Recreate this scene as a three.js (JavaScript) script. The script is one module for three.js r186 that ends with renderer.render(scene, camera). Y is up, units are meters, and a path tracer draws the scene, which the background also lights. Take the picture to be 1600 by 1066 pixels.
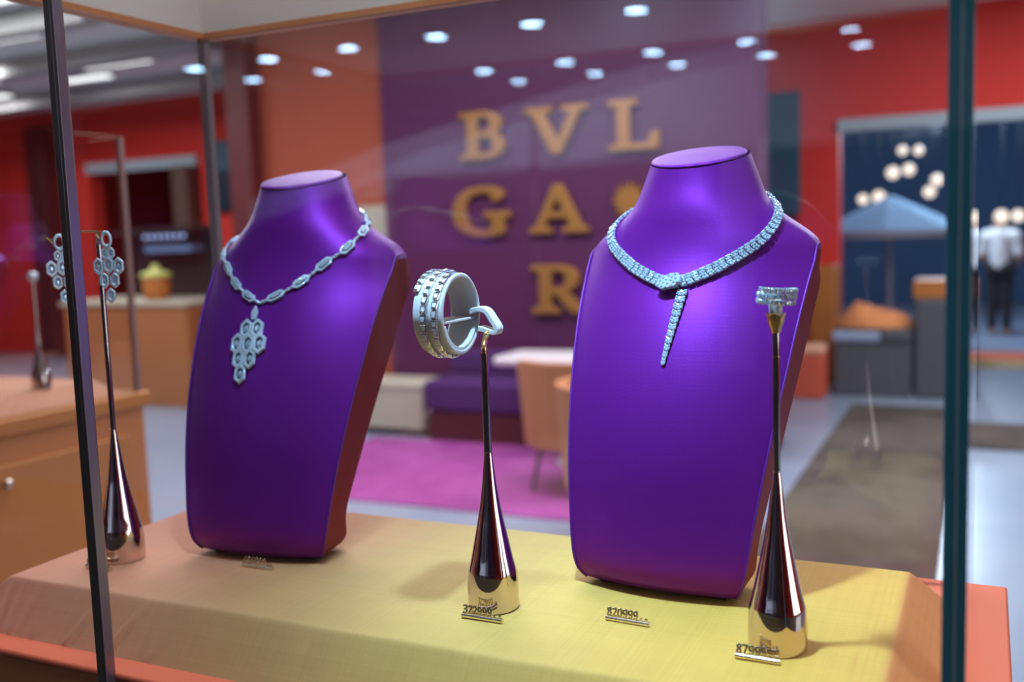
import * as THREE from 'three';
import { mergeGeometries, toCreasedNormals, mergeVertices } from 'three/addons/utils/BufferGeometryUtils.js';
import { RoundedBoxGeometry } from 'three/addons/geometries/RoundedBoxGeometry.js';
import { TextGeometry } from 'three/addons/geometries/TextGeometry.js';
import { FontLoader } from 'three/addons/loaders/FontLoader.js';
import { MarchingCubes } from 'three/addons/objects/MarchingCubes.js';
import { RectAreaLightUniformsLib } from 'three/addons/lights/RectAreaLightUniformsLib.js';

// ------------------------------------------------------------------ camera, exposure, light
const scene = new THREE.Scene();
const renderer = new THREE.WebGLRenderer({ antialias: true });
renderer.toneMapping = THREE.LinearToneMapping;
renderer.toneMappingExposure = 1.0;
renderer.shadowMap.enabled = true;
RectAreaLightUniformsLib.init();
const R = THREE.MathUtils.degToRad;
const camera = new THREE.PerspectiveCamera(37.72, 1600 / 1066, 0.05, 60);
{
  const pitch = R(6.2), yaw = R(25.5), roll = R(2.0);
  const f = new THREE.Vector3(-Math.sin(yaw) * Math.cos(pitch), -Math.sin(pitch), -Math.cos(yaw) * Math.cos(pitch));
  const r0 = f.clone().cross(new THREE.Vector3(0, 1, 0)).normalize(), u0 = r0.clone().cross(f);
  camera.position.set(0, 1.35, 0);
  camera.up.copy(r0.multiplyScalar(Math.sin(roll)).addScaledVector(u0, Math.cos(roll)));
  camera.lookAt(camera.position.clone().add(f));
  camera.focus = 0.80;
  camera.userData.fStop = 3.8;
}
scene.background = new THREE.Color(0x000000);
const COOL = new THREE.Color().setRGB(0.37, 0.68, 1.0), DAY = new THREE.Color().setRGB(0.93, 0.97, 1.0), WARM = new THREE.Color().setRGB(1.0, 0.87, 0.72);
const POWER = { hood: 3.2, panel: 10, down: 3.6 };

// ------------------------------------------------------------------ helpers
// creased normals for small things: the library joins corners closer than a centimetre, so work at a thousand times the size
function creased(g, a) { const big = toCreasedNormals(g.clone().scale(1000, 1000, 1000), a); return big.scale(.001, .001, .001); }
let seed = 12345;
const rnd = () => { seed = (seed * 1664525 + 1013904223) >>> 0; return seed / 4294967296; };
const V = (x, y, z) => new THREE.Vector3(x, y, z);
const taken = {};
const numbered = (n) => { const k = taken[n] = (taken[n] ?? -1) + 1; return k ? n + '_' + String(k).padStart(3, '0') : n; };
function shade(o) { o.traverse((c) => { if (c.isMesh) { c.castShadow = true; c.receiveShadow = true; } }); return o; }
function thing(name, label, category, pos = [0, 0, 0], turn = 0, group) {
  const o = new THREE.Group(); o.name = numbered(name); o.position.set(...pos); o.rotation.y = turn;
  o.userData = { label, category }; if (group) o.userData.group = group; scene.add(o); return o;
}
function part(name, geo, mat, parent, label) {
  const m = new THREE.Mesh(geo, mat); m.name = name; m.castShadow = m.receiveShadow = true;
  if (label) m.userData.label = label; parent.add(m); return m;
}
function solo(name, geo, mat, label, category, pos = [0, 0, 0], turn = 0, group) {
  const m = new THREE.Mesh(geo, mat); m.name = numbered(name); m.castShadow = m.receiveShadow = true; m.position.set(...pos); m.rotation.y = turn;
  m.userData = { label, category }; if (group) m.userData.group = group; scene.add(m); return m;
}
function struct(name, geo, mat, label, category = 'structure') {
  const m = new THREE.Mesh(geo, mat); m.name = name; m.castShadow = m.receiveShadow = true;
  m.userData = { kind: 'structure', label, category }; scene.add(m); return m;
}
function copyOf(o, pos, turn, label) {
  const c = o.clone(); c.name = numbered(o.name.replace(/_\d{3}$/, '')); c.userData = { ...o.userData, label };
  c.position.set(...pos); c.rotation.y = turn; scene.add(c); return c;
}
// axis-aligned box from corner to corner, uv in metres
function box(x0, y0, z0, x1, y1, z1, r = 0) {
  const w = x1 - x0, h = y1 - y0, d = z1 - z0;
  const g = r ? new RoundedBoxGeometry(w, h, d, 3, r) : new THREE.BoxGeometry(w, h, d);
  g.translate((x0 + x1) / 2, (y0 + y1) / 2, (z0 + z1) / 2); return metric(g);
}
function metric(g) {
  const p = g.attributes.position, n = g.attributes.normal, uv = new Float32Array(p.count * 2);
  for (let i = 0; i < p.count; i++) {
    const ax = Math.abs(n.getX(i)), ay = Math.abs(n.getY(i)), az = Math.abs(n.getZ(i));
    const [u, v] = ay >= ax && ay >= az ? [p.getX(i), p.getZ(i)] : ax >= az ? [p.getZ(i), p.getY(i)] : [p.getX(i), p.getY(i)];
    uv[2 * i] = u; uv[2 * i + 1] = v;
  }
  g.setAttribute('uv', new THREE.BufferAttribute(uv, 2)); return g;
}
const tube = (pts, r, seg = 40, rad = 10, closed = false) => new THREE.TubeGeometry(new THREE.CatmullRomCurve3(pts, closed), seg, r, rad, closed);
const lathe = (pts, n = 64) => { const g = new THREE.LatheGeometry(pts.map(([r, y]) => new THREE.Vector2(r, y)), n); g.computeVertexNormals(); return g; };
const creasedLathe = (pts, n = 64, a = 0.5) => creased(new THREE.LatheGeometry(pts.map(([r, y]) => new THREE.Vector2(r, y)), n), a);
const smooth = (a, b, x) => { const t = Math.min(1, Math.max(0, (x - a) / (b - a))); return t * t * (3 - 2 * t); };
const lerp = (a, b, t) => a + (b - a) * t;
function table(xs, ys) {           // monotone-ish cubic through points
  return (x) => {
    if (x <= xs[0]) return ys[0]; const n = xs.length - 1; if (x >= xs[n]) return ys[n];
    let i = 0; while (x > xs[i + 1]) i++;
    const h = xs[i + 1] - xs[i], t = (x - xs[i]) / h, d = (ys[i + 1] - ys[i]) / h;
    const m0 = i ? ((ys[i] - ys[i - 1]) / (xs[i] - xs[i - 1]) + d) / 2 : d, m1 = i < n - 1 ? ((ys[i + 2] - ys[i + 1]) / (xs[i + 2] - xs[i + 1]) + d) / 2 : d;
    const t2 = t * t, t3 = t2 * t;
    return (2 * t3 - 3 * t2 + 1) * ys[i] + (t3 - 2 * t2 + t) * h * m0 + (-2 * t3 + 3 * t2) * ys[i + 1] + (t3 - t2) * h * m1;
  };
}

// ------------------------------------------------------------------ textures
function dataTex(w, h, fn, srgb = false, repeat = 1) {
  const d = new Uint8Array(w * h * 4);
  for (let y = 0; y < h; y++) for (let x = 0; x < w; x++) { const c = fn(x, y); const i = (y * w + x) * 4; d[i] = c[0]; d[i + 1] = c[1]; d[i + 2] = c[2]; d[i + 3] = 255; }
  const t = new THREE.DataTexture(d, w, h); t.wrapS = t.wrapT = THREE.RepeatWrapping; t.magFilter = THREE.LinearFilter; t.minFilter = THREE.LinearMipmapLinearFilter;
  if (srgb) t.colorSpace = THREE.SRGBColorSpace; t.repeat.set(repeat, repeat); t.needsUpdate = true; return t;
}
function noiseField(n, cells) {   // tileable value noise
  const g = Array.from({ length: cells * cells }, rnd);
  return (x, y) => {
    const u = (x / n) * cells, v = (y / n) * cells, i = Math.floor(u), j = Math.floor(v), a = u - i, b = v - j, s = a * a * (3 - 2 * a), t = b * b * (3 - 2 * b);
    const at = (p, q) => g[((q % cells + cells) % cells) * cells + ((p % cells + cells) % cells)];
    return lerp(lerp(at(i, j), at(i + 1, j), s), lerp(at(i, j + 1), at(i + 1, j + 1), s), t);
  };
}
const weaveTex = (() => {         // fine plain weave, 32 threads a tile
  const per = Array.from({ length: 128 }, () => 0.75 + 0.25 * rnd());
  return dataTex(256, 256, (x, y) => { const i = Math.floor(x / 4), j = Math.floor(y / 4), over = (i + j) & 1, v = (over ? Math.sin(((x % 4) + 0.5) / 4 * Math.PI) * per[i] : Math.sin(((y % 4) + 0.5) / 4 * Math.PI) * per[64 + j]) * 255; return [v, v, v]; });
})();
const weave = (perMetre) => { const t = weaveTex.clone(); t.repeat.set(perMetre, perMetre); t.needsUpdate = true; return t; };
const facetTex = (() => {         // pave setting: round stones, each face tipped its own way
  const N = 256, C = 16, dir = Array.from({ length: C * C * 6 }, () => [rnd() * 6.283, 0.25 + 0.55 * rnd()]);
  return dataTex(N, N, (x, y) => {
    const row = Math.floor(y / 16), xs = (x + (row & 1) * 8) % N, col = Math.floor(xs / 16), cx = (xs % 16) - 7.5, cy = (y % 16) - 7.5, r = Math.hypot(cx, cy);
    const id = row * C + col;
    let nx, ny;
    if (r < 3.2) { const d = dir[id]; nx = Math.cos(d[0]) * d[1] * 0.35; ny = Math.sin(d[0]) * d[1] * 0.35; }
    else if (r < 7.4) { const k = Math.floor((Math.atan2(cy, cx) + Math.PI) / 6.2832 * 6) % 6, d = dir[(id * 6 + k) % dir.length]; const a = (k + 0.5) / 6 * 6.2832 - Math.PI; nx = Math.cos(a) * 0.5 + Math.cos(d[0]) * d[1] * 0.4; ny = Math.sin(a) * 0.5 + Math.sin(d[0]) * d[1] * 0.4; }
    else { nx = cx / r * -0.6; ny = cy / r * -0.6; }
    const l = Math.hypot(nx, ny, 1); return [(nx / l + 1) * 127.5, (ny / l + 1) * 127.5, (1 / l + 1) * 127.5];
  });
})();
const facets = (perMetre) => { const t = facetTex.clone(); t.repeat.set(perMetre, perMetre); t.needsUpdate = true; return t; };
function mottled(a, b, cells = [4, 12, 40], n = 256, repeat = 1) {
  const f = cells.map((c) => noiseField(n, c)), ca = new THREE.Color(a), cb = new THREE.Color(b);
  const A = [ca.r, ca.g, ca.b].map((v) => THREE.MathUtils.clamp(v, 0, 1)), c = new THREE.Color();
  return dataTex(n, n, (x, y) => { let s = 0, w = 0, k = 1; for (const q of f) { s += q(x, y) * k; w += k; k *= 0.7; } c.copy(ca).lerp(cb, THREE.MathUtils.clamp((s / w - 0.3) / 0.4, 0, 1)).convertLinearToSRGB(); return [c.r * 255, c.g * 255, c.b * 255]; }, true, repeat);
}
const speckTex = dataTex(128, 128, () => { const v = 90 + 165 * rnd(); return [v, v, v]; });
const speck = (perMetre) => { const t = speckTex.clone(); t.repeat.set(perMetre, perMetre); t.needsUpdate = true; return t; };

// ------------------------------------------------------------------ materials
const lin = (r, g, b) => new THREE.Color().setRGB(r, g, b);
const std = (color, roughness = 0.6, o = {}) => new THREE.MeshStandardMaterial({ color, roughness, ...o });
const phy = (color, roughness = 0.5, o = {}) => new THREE.MeshPhysicalMaterial({ color, roughness, ...o });
const M = {
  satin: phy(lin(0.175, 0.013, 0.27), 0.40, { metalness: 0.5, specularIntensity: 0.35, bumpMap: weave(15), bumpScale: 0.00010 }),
  satinShaded: phy(lin(0.20, 0.007, 0.016), 0.55, { metalness: 0.5, specularIntensity: 0.3, bumpMap: weave(15), bumpScale: 0.00010 }),  // same satin as the front, its shade and sheen put into the colour
  piping: phy(lin(0.14, 0.014, 0.22), 0.5, { metalness: 0.4 }),
  footFelt: std(lin(0.05, 0.006, 0.012), 0.8),
  chrome: phy(lin(0.66, 0.55, 0.51), 0.06, { metalness: 1 }),
  darkChrome: phy(lin(0.42, 0.38, 0.37), 0.07, { metalness: 1 }),
  gold: phy(lin(0.83, 0.58, 0.20), 0.18, { metalness: 1 }),
  tagGold: phy(lin(0.80, 0.70, 0.52), 0.14, { metalness: 1 }),
  wallGold: phy(lin(0.36, 0.16, 0.035), 0.5, { metalness: 0.4 }),
  foam: std(lin(0.74, 0.74, 0.74), 0.95, { bumpMap: speck(180), bumpScale: 0.0004 }),
  pave: phy(lin(0.62, 0.76, 0.86), 0.14, { metalness: 0.4, normalMap: facets(46), clearcoat: 1, clearcoatRoughness: 0.03 }),
  paveFine: phy(lin(0.80, 0.88, 0.94), 0.12, { metalness: 0.5, normalMap: facets(62), clearcoat: 1, clearcoatRoughness: 0.03 }),
  whiteGold: phy(lin(0.80, 0.80, 0.80), 0.14, { metalness: 1 }),
  stone: phy(lin(0.50, 0.62, 0.70), 0.09, { metalness: 0.45, clearcoat: 1, clearcoatRoughness: 0.02 }),
  holder: phy(lin(0.55, 0.54, 0.52), 0.35, {}),
  glass: phy(0xffffff, 0.0, { transmission: 1, thickness: 0, ior: 1.5 }),
  glassEdge: phy(lin(0.04, 0.24, 0.32), 0.12, { clearcoat: 1, clearcoatRoughness: 0.05 }),
  edgeGlint: phy(lin(0.55, 0.62, 0.68), 0.2, {}),
  steel: phy(lin(0.34, 0.29, 0.27), 0.32, { metalness: 1 }),
  leather: std(lin(0.50, 0.16, 0.03), 0.55, { bumpMap: speck(60), bumpScale: 0.0002 }),
  leatherTop: std(lin(0.80, 0.135, 0.05), 0.6, { bumpMap: speck(60), bumpScale: 0.0002 }),
  hoodWhite: std(lin(0.78, 0.76, 0.73), 0.7),
  hoodTrim: std(lin(0.62, 0.25, 0.09), 0.5),
  purpleWall: std(lin(0.078, 0.003, 0.058), 0.7),
  redWall: std(lin(0.80, 0.035, 0.022), 0.7, { bumpMap: speck(12), bumpScale: 0.0004 }),
  orangeWall: std(lin(0.42, 0.075, 0.032), 0.7),
  beige: std(lin(0.50, 0.44, 0.34), 0.7),
  maroon: std(lin(0.13, 0.012, 0.015), 0.6),
  ceiling: std(lin(0.80, 0.78, 0.74), 0.9),
  tile: phy(0xffffff, 0.28, { map: mottled(lin(0.25, 0.31, 0.44), lin(0.30, 0.36, 0.48), [3, 9, 30], 256, 0.5) }),
  pinkCarpet: std(0xffffff, 1, { map: mottled(lin(0.29, 0.036, 0.25), lin(0.40, 0.07, 0.34), [5, 14, 50], 256, 0.8) }),
  greyCarpet: std(0xffffff, 1, { map: mottled(lin(0.055, 0.045, 0.040), lin(0.105, 0.086, 0.077), [5, 12, 40], 256, 0.6) }),
  couch: std(lin(0.060, 0.012, 0.115), 0.8),
  couchBase: std(lin(0.07, 0.008, 0.016), 0.7),
  tan: std(lin(0.52, 0.20, 0.085), 0.55),
  tableTop: std(lin(0.70, 0.62, 0.68), 0.4),
  dark: std(lin(0.012, 0.012, 0.016), 0.5),
  navy: std(lin(0.012, 0.025, 0.045), 0.4),
  teal: std(lin(0.035, 0.10, 0.15), 0.4),
  lintel: std(lin(0.42, 0.52, 0.58), 0.5),
  oak: std(lin(0.45, 0.155, 0.025), 0.55),
  wood: std(lin(0.42, 0.15, 0.05), 0.6),
  greyFabric: std(lin(0.085, 0.085, 0.10), 0.9),
  blueFabric: std(lin(0.30, 0.36, 0.52), 0.9),
  canvas: std(lin(0.22, 0.40, 0.62), 0.9),
  skin: std(lin(0.42, 0.22, 0.14), 0.6),
  shirt: std(lin(0.66, 0.68, 0.70), 0.9),
  cloth: std(lin(0.02, 0.02, 0.025), 0.9),
  lensCool: std(0x000000, 0.4, { emissive: lin(0.62, 0.84, 1.0), emissiveIntensity: 5 }),
  lensDown: std(0x000000, 0.4, { emissive: lin(0.42, 0.70, 1.0), emissiveIntensity: 60 }),
  lensPanel: std(0x000000, 0.4, { emissive: lin(0.95, 0.98, 1.0), emissiveIntensity: 2.2 }),
  bulbWarm: std(0x000000, 0.4, { emissive: lin(1.0, 0.86, 0.74), emissiveIntensity: 1.5 }),
  bulbBlue: std(0x000000, 0.4, { emissive: lin(0.42, 0.55, 1.0), emissiveIntensity: 1.6 }),
  frameGrey: std(lin(0.35, 0.35, 0.36), 0.5),
};

// ------------------------------------------------------------------ the hall: floor, ceiling, walls
const CEIL = 3.05;
struct('floor', box(-15, -0.2, -17, 7, 0, 10.5), M.tile, 'pale blue grey polished tile floor of the hall', 'floor');
struct('ceiling', box(-15, CEIL, -17, 7, CEIL + 0.2, 10.5), M.ceiling, 'pale grey hall ceiling with lamps', 'ceiling');
struct('wall_left', box(-15.2, 0, -17, -15, CEIL, 10.5), M.redWall, 'red wall at the far left of the hall', 'wall');
struct('wall_right', box(7, 0, -17, 7.2, CEIL, 10.5), M.redWall, 'red wall at the right end of the hall', 'wall');
struct('wall_front', box(-15, 0, 10.5, 7, CEIL, 10.7), std(lin(0.10, 0.10, 0.13), 0.8), 'dark wall of the hall facing the display case', 'wall');
// far red wall at z = -9 with two dark openings
{
  const segs = [[-15, 0, -9.95, CEIL], [-9.95, 2.32, -8.2, CEIL], [-8.2, 0, -1.15, CEIL], [-1.15, 2.17, 2.6, CEIL], [2.6, 0, 7, CEIL]];
  const g = mergeGeometries(segs.map(([a, b, c, d]) => box(a, b, -9.2, c, d, -9)));
  struct('wall_back', g, M.redWall, 'red back wall with dark doorways', 'wall');
  struct('trim_1', box(-1.15, 2.10, -9.02, 2.6, 2.2, -8.94), M.lintel, 'pale blue grey lintel over the dark doorway on the right', 'trim');
  struct('trim_2', box(-9.95, 2.24, -9.02, -8.2, 2.36, -8.94), M.lintel, 'pale blue grey lintel over the dark doorway on the left', 'trim');
  struct('wall_far', box(-15, 0, -17.2, 7, CEIL, -17), std(lin(0.05, 0.12, 0.24), 0.8), 'dark blue wall beyond the doorways', 'wall');
  struct('wall_divider', box(-6, 0, -17, -5.8, CEIL, -9.2), std(lin(0.02, 0.02, 0.03), 0.8), 'dark partition beyond the red wall', 'wall');
}
// the purple sign wall and its orange neighbour
struct('wall_purple', box(-3.87, 0, -6.5, -1.26, CEIL, -6.1), M.purpleWall, 'deep purple wall panel carrying the gold letters', 'wall');
struct('wall_orange', box(-5.06, 0, -6.5, -3.875, CEIL, -6.25), M.orangeWall, 'orange red wall beside the purple panel', 'wall');
struct('trim_3', box(-5.28, 0, -6.5, -5.065, CEIL, -6.12), M.maroon, 'dark maroon corner column of the orange wall', 'trim');
struct('trim_4', box(-4.35, 0.9, -6.25, -3.875, 1.58, -6.19), M.beige, 'beige band low on the orange wall', 'trim');
// carpets are parts of the floor
solo('pink_carpet', box(-3.72, 0.0, -5.60, -1.25, 0.010, -4.19), M.pinkCarpet, 'bright pink purple carpet in front of the purple bench', 'carpet');
solo('grey_carpet', box(-0.88, 0.001, -7.6, -0.15, 0.012, -1.6), M.greyCarpet, 'mottled grey brown carpet runner to the right of the busts', 'carpet');
solo('grey_carpet', box(-0.14, 0.001, -7.1, 5, 0.012, -6.3), M.greyCarpet, 'narrow grey brown carpet strip across the pale floor at far right', 'carpet');

const NTH = ['leftmost', 'second from the left', 'third from the left', 'fourth from the left', 'fifth from the left', 'sixth from the left', 'seventh from the left', 'eighth from the left', 'ninth from the left', 'tenth from the left', 'rightmost'];
// ------------------------------------------------------------------ hall lamps
function ceilingPanel(x, z, w, d, label, power = POWER.panel) {
  const t = thing('ceiling_light', label, 'ceiling light', [x, CEIL, z], 0, 'flat ceiling light panels');
  part('frame', mergeGeometries([box(-w / 2 - .03, -.03, -d / 2 - .03, w / 2 + .03, 0, -d / 2), box(-w / 2 - .03, -.03, d / 2, w / 2 + .03, 0, d / 2 + .03), box(-w / 2 - .03, -.03, -d / 2, -w / 2, 0, d / 2), box(w / 2, -.03, -d / 2, w / 2 + .03, 0, d / 2)]), M.frameGrey, t);
  part('diffuser', box(-w / 2, -.02, -d / 2, w / 2, -.004, d / 2), M.lensPanel, t);
  const l = new THREE.RectAreaLight(DAY, power, w, d); l.position.set(x, CEIL - .035, z); l.lookAt(x, 0, z); l.name = 'panel_glow'; l.castShadow = true; scene.add(l);
}
ceilingPanel(-2.6, -4.3, 2.6, 1.0, 'wide ceiling light panel above the pink carpet');
ceilingPanel(-0.15, -0.12, 1.5, .30, 'unseen ceiling panel added right before the display case to brighten the plinth front', 10);  // added panel, placed to reach only the front of the plinth
ceilingPanel(-1.5, -2.1, 1.5, .8, 'ceiling light panel just behind the display case', 13);
ceilingPanel(1.2, -7.0, 2.4, .6, 'unseen ceiling panel added to brighten the red wall on the right', 13);  // added above the view for more light on the red wall
ceilingPanel(0.2, -5.2, 1.6, 1.2, 'ceiling light panel above the grey carpet runner');
ceilingPanel(-6.6, -4.4, 2.2, 1.0, 'ceiling light panel above the wooden cabinet far left');
{
  const t = thing('added_light_box', 'large unseen white light box added on the right wall to light the busts', 'light box', [6.99, 1.55, -1.2]);  // added out of view to light the busts from the right
  part('frame', box(-.06, -1.15, -2.1, .0, 1.15, 2.1), M.frameGrey, t); part('diffuser', box(-.075, -1.1, -2.05, -.061, 1.1, 2.05), M.lensPanel, t);
  const l = new THREE.RectAreaLight(DAY, 1.6, 4.1, 2.2); l.position.set(6.99 - .085, 1.55, -1.2); l.lookAt(0, 1.55, -1.2); l.name = 'added_box_glow'; l.castShadow = true; scene.add(l);
}
const lampLens = new THREE.CircleGeometry(.085, 24).rotateX(Math.PI / 2), lampTrim = lathe([[.085, -.012], [.115, -.012], [.118, -.004], [.118, 0]], 32);
function downlight(x, z, label, group, aim = [0, -1, 0], power = 1) {
  const t = thing('downlight', label, 'ceiling light', [x, CEIL, z], 0, group);
  part('trim_ring', lampTrim, M.frameGrey, t);
  const lens = part('lens', lampLens, M.lensDown, t); lens.position.y = -.009;
  const l = new THREE.SpotLight(lin(0.75, 0.88, 1.0), POWER.down * power, 0, R(55), .5, 2); l.position.set(x, CEIL - .03, z); l.target.position.set(x + aim[0], CEIL + aim[1], z + aim[2]); l.name = 'downlight_glow'; l.castShadow = true; l.shadow.radius = 4; scene.add(l, l.target);
}
for (let k = 0; k < 6; k++) downlight(-7.0 + k * 0.9, 6.62, `recessed downlight over the aisle, ${NTH[k]} of the nearer row`, 'nearer row of downlights', [0, -.9, 1.3]);
for (let k = 0; k < 5; k++) downlight(-4.8 + k * 0.92, 8.52, `recessed downlight over the aisle, ${NTH[k]} of the farther row`, 'farther row of downlights', [0, -1, 0], .25);
// slim strip lights on the ceiling at far left
for (const [x, z, w, which] of [[-7.2, -6.9, .8, 'second from the right'], [-8.3, -6.2, .7, 'third from the left'], [-8.0, -7.3, .6, 'fourth from the left'], [-9.2, -6.9, .8, 'second from the left'], [-7.0, -5.6, .7, 'rightmost'], [-9.9, -7.6, .8, 'leftmost']]) {
  const t = thing('strip_light', `slim white strip light on the far left ceiling, ${which} of six`, 'ceiling light', [x, CEIL, z], 0, 'strip lights on the far left ceiling');
  part('housing', box(-w / 2 - .02, -.05, -.07, w / 2 + .02, 0, .07), M.frameGrey, t);
  part('tube', box(-w / 2, -.062, -.05, w / 2, -.05, .05), M.lensPanel, t);
  const l = new THREE.RectAreaLight(DAY, 60, w, .1); l.position.set(x, CEIL - .07, z); l.lookAt(x, 0, z); l.name = 'strip_light_glow'; l.castShadow = true; scene.add(l);
}
for (const [z, which] of [[-5.2, 'nearest'], [-6.4, 'middle'], [-7.9, 'farthest']]) solo('ceiling_beam', box(-13, CEIL - .16, z - .09, -5.6, CEIL, z + .09), std(lin(.34, .33, .32), .8), `grey beam under the far left ceiling, ${which} of three`, 'beam', [0, 0, 0], 0, 'ceiling beams at far left');
solo('added_aisle_carpet', box(-15, 0, -0.3, 7, .010, 10.4), std(lin(.055, .05, .05), .95), 'unseen dark grey carpet added over the aisle to dim the glass reflections', 'carpet');  // added out of view so the glass mirrors less haze
// made-up wedge behind the camera, shaped for the pale band mirrored in the front glass
{
  const s = new THREE.Shape([[-7.6, 1.55], [-5.77, 1.98], [-1.87, 2.05], [0.4, 2.1], [0.4, 2.95], [-1.86, 2.95], [-2.8, 2.86], [-4.24, 2.60], [-5.76, 2.31], [-7.6, 1.8]].map(([x, y]) => new THREE.Vector2(x, y)));
  const g = new THREE.ExtrudeGeometry(s, { depth: .12, bevelEnabled: false });
  const t = thing('mirror_wedge', 'made-up pale blue wedge across the aisle, mirrored in the front glass', 'mirror_wedge', [0, 0, 8.0]);
  part('wedge_panel', metric(g), std(lin(.62, .68, .85), .6), t);
  part('support', box(-2.2, .011, .02, -1.9, 2.06, .10), M.frameGrey, t);
  const p2 = part('support', box(-6.0, .011, .02, -5.7, 1.95, .10), M.frameGrey, t);
}

// ------------------------------------------------------------------ display case
const TOP = 1.05, DECK = 1.01, HB = 1.598;        // top of the fabric plinth, top of the cabinet
const caseGlass = [];
function pane(name, x0, y0, z0, x1, y1, z1, parent) { return part(name, box(x0, y0, z0, x1, y1, z1), M.glass, parent); }
{
  const c = thing('display_cabinet', 'orange leather covered display cabinet under the fabric plinth', 'cabinet');
  part('body', box(-.887, 0, -.992, .019, 1.0035, -.555, .003), M.leather, c);
  part('deck', box(-.89, 1.004, -.995, .022, DECK, -.552, .0028), M.leatherTop, c, 'salmon orange leather top slab');
  part('toe_kick', box(-.86, -.0, -.96, -.01, .06, -.5565), M.dark, c);
}
{
  const f = thing('glass_screen', 'front glass of two panes joined by a slim steel strip', 'glass pane');
  pane('front_pane', -.6205, .80, -.5485, .05, 1.64, -.5405, f);
  pane('front_pane', -1.02, .80, -.5485, -.6315, 1.64, -.5405, f);
  const strip = part('joint_strip', box(-.0045, -.42, -.006, .0045, .42, .006, .002), M.steel, f, 'slim steel strip between the two front panes');
  strip.position.set(-.626, 1.20, -.5445); strip.rotation.z = R(-0.1);
  const lip = part('joint_glint', box(.0046, -.42, -.003, .0058, .42, .0055, .0005), phy(lin(.26, .22, .30), .3, { metalness: .6 }), strip);  // purple highlight of the steel strip, put in as colour
  // glass box, each pane with its own ground edge
  const g = thing('glass_case', 'clear glass box over the jewellery with dark green right edge', 'glass case', [0, 0, 0]);
  const side = pane('side_pane', -.0165, DECK, -.983, -.0065, 1.598, -.5505, g);
  part('ground_edge', box(-.0185, DECK, -.5502, -.0065, 1.598, -.5490, .0004), M.glassEdge, side, 'dark green ground glass edge');
  part('edge_glint', box(-.0125, DECK, -.5489, -.0118, 1.598, -.54875), M.edgeGlint, side);  // pale highlight along the glass edge, built as a coloured sliver
  pane('side_pane', -.878, DECK, -.983, -.868, 1.598, -.5505, g);
  const rear = pane('rear_pane', -.868, DECK, -.983, -.0165, 1.598, -.975, g);
  part('ground_edge', box(-.8785, DECK, -.9845, -.8675, 1.598, -.9748), std(lin(.20, .16, .17), .3), rear, 'dark rear corner edge');
}
{
  const h = thing('case_hood', 'white lined lamp hood with orange rim over the glass case', 'hood', [0, HB, 0]);
  const x0 = -.885, x1 = 0.0, z0 = -.99, z1 = -.557, H = .30, T = .012;
  part('wall_panel', box(x0, .007, z0, x0 + T, H, z1), M.hoodWhite, h);
  part('wall_panel', box(x1 - T, .007, z0, x1, H, z1), M.hoodWhite, h);
  part('wall_panel', box(x0 + T, .007, z0, x1 - T, H, z0 + T), M.hoodWhite, h);
  part('wall_panel', box(x0 + T, .007, z1 - T, x1 - T, H, z1), M.hoodWhite, h);
  part('top_panel', box(x0, H, z0, x1, H + .015, z1), M.hoodWhite, h);
  part('rim', mergeGeometries([box(x0 - .004, 0, z0 - .004, x0 + T + .004, .007, z1 + .004), box(x1 - T - .004, 0, z0 - .004, x1 + .004, .007, z1 + .004), box(x0 + T + .004, 0, z0 - .004, x1 - T - .004, .007, z0 + T + .002), box(x0 + T + .004, 0, z1 - T - .002, x1 - T - .004, .007, z1 + .004)]), M.hoodTrim, h, 'thin orange rim');
  for (const [x, tx, ty, tz, pw, cone] of [[-.43, -.60, 1.24, -.82, .62, 40], [-.39, -.42, 1.05, -.70, .20, 40], [-.30, -.17, 1.15, -.80, 2.15, 34]]) {
    const lamp = part('spot_lamp', creasedLathe([[0, .03], [.018, .03], [.022, 0], [.022, -.02], [.0, -.02]], 24), M.frameGrey, h); lamp.position.set(x, H - .03, -.605);
    const lens = part('lens', new THREE.CircleGeometry(.017, 20).rotateX(Math.PI / 2), M.lensCool, lamp); lens.position.y = -.0215;
    const l = new THREE.SpotLight(COOL, POWER.hood * pw * .62, 0, R(cone), .8, 2); l.position.set(x, HB + H - .056, -.605); l.target.position.set(tx, ty, tz); l.castShadow = true; l.shadow.radius = 1.0; l.name = 'spot_glow'; scene.add(l, l.target);
  }
  part('added_strip_lamp', box(-.80, H - .014, -.795, -.08, H - .001, -.765), M.lensPanel, h);  // strip added to brighten the hood lining
  const a = new THREE.RectAreaLight(lin(1, .95, .88), 6.5, .72, .03); a.position.set(-.44, HB + H - .018, -.78); a.lookAt(-.44, 0, -.78); a.name = 'added_strip_glow'; a.castShadow = true; scene.add(a);
}
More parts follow.
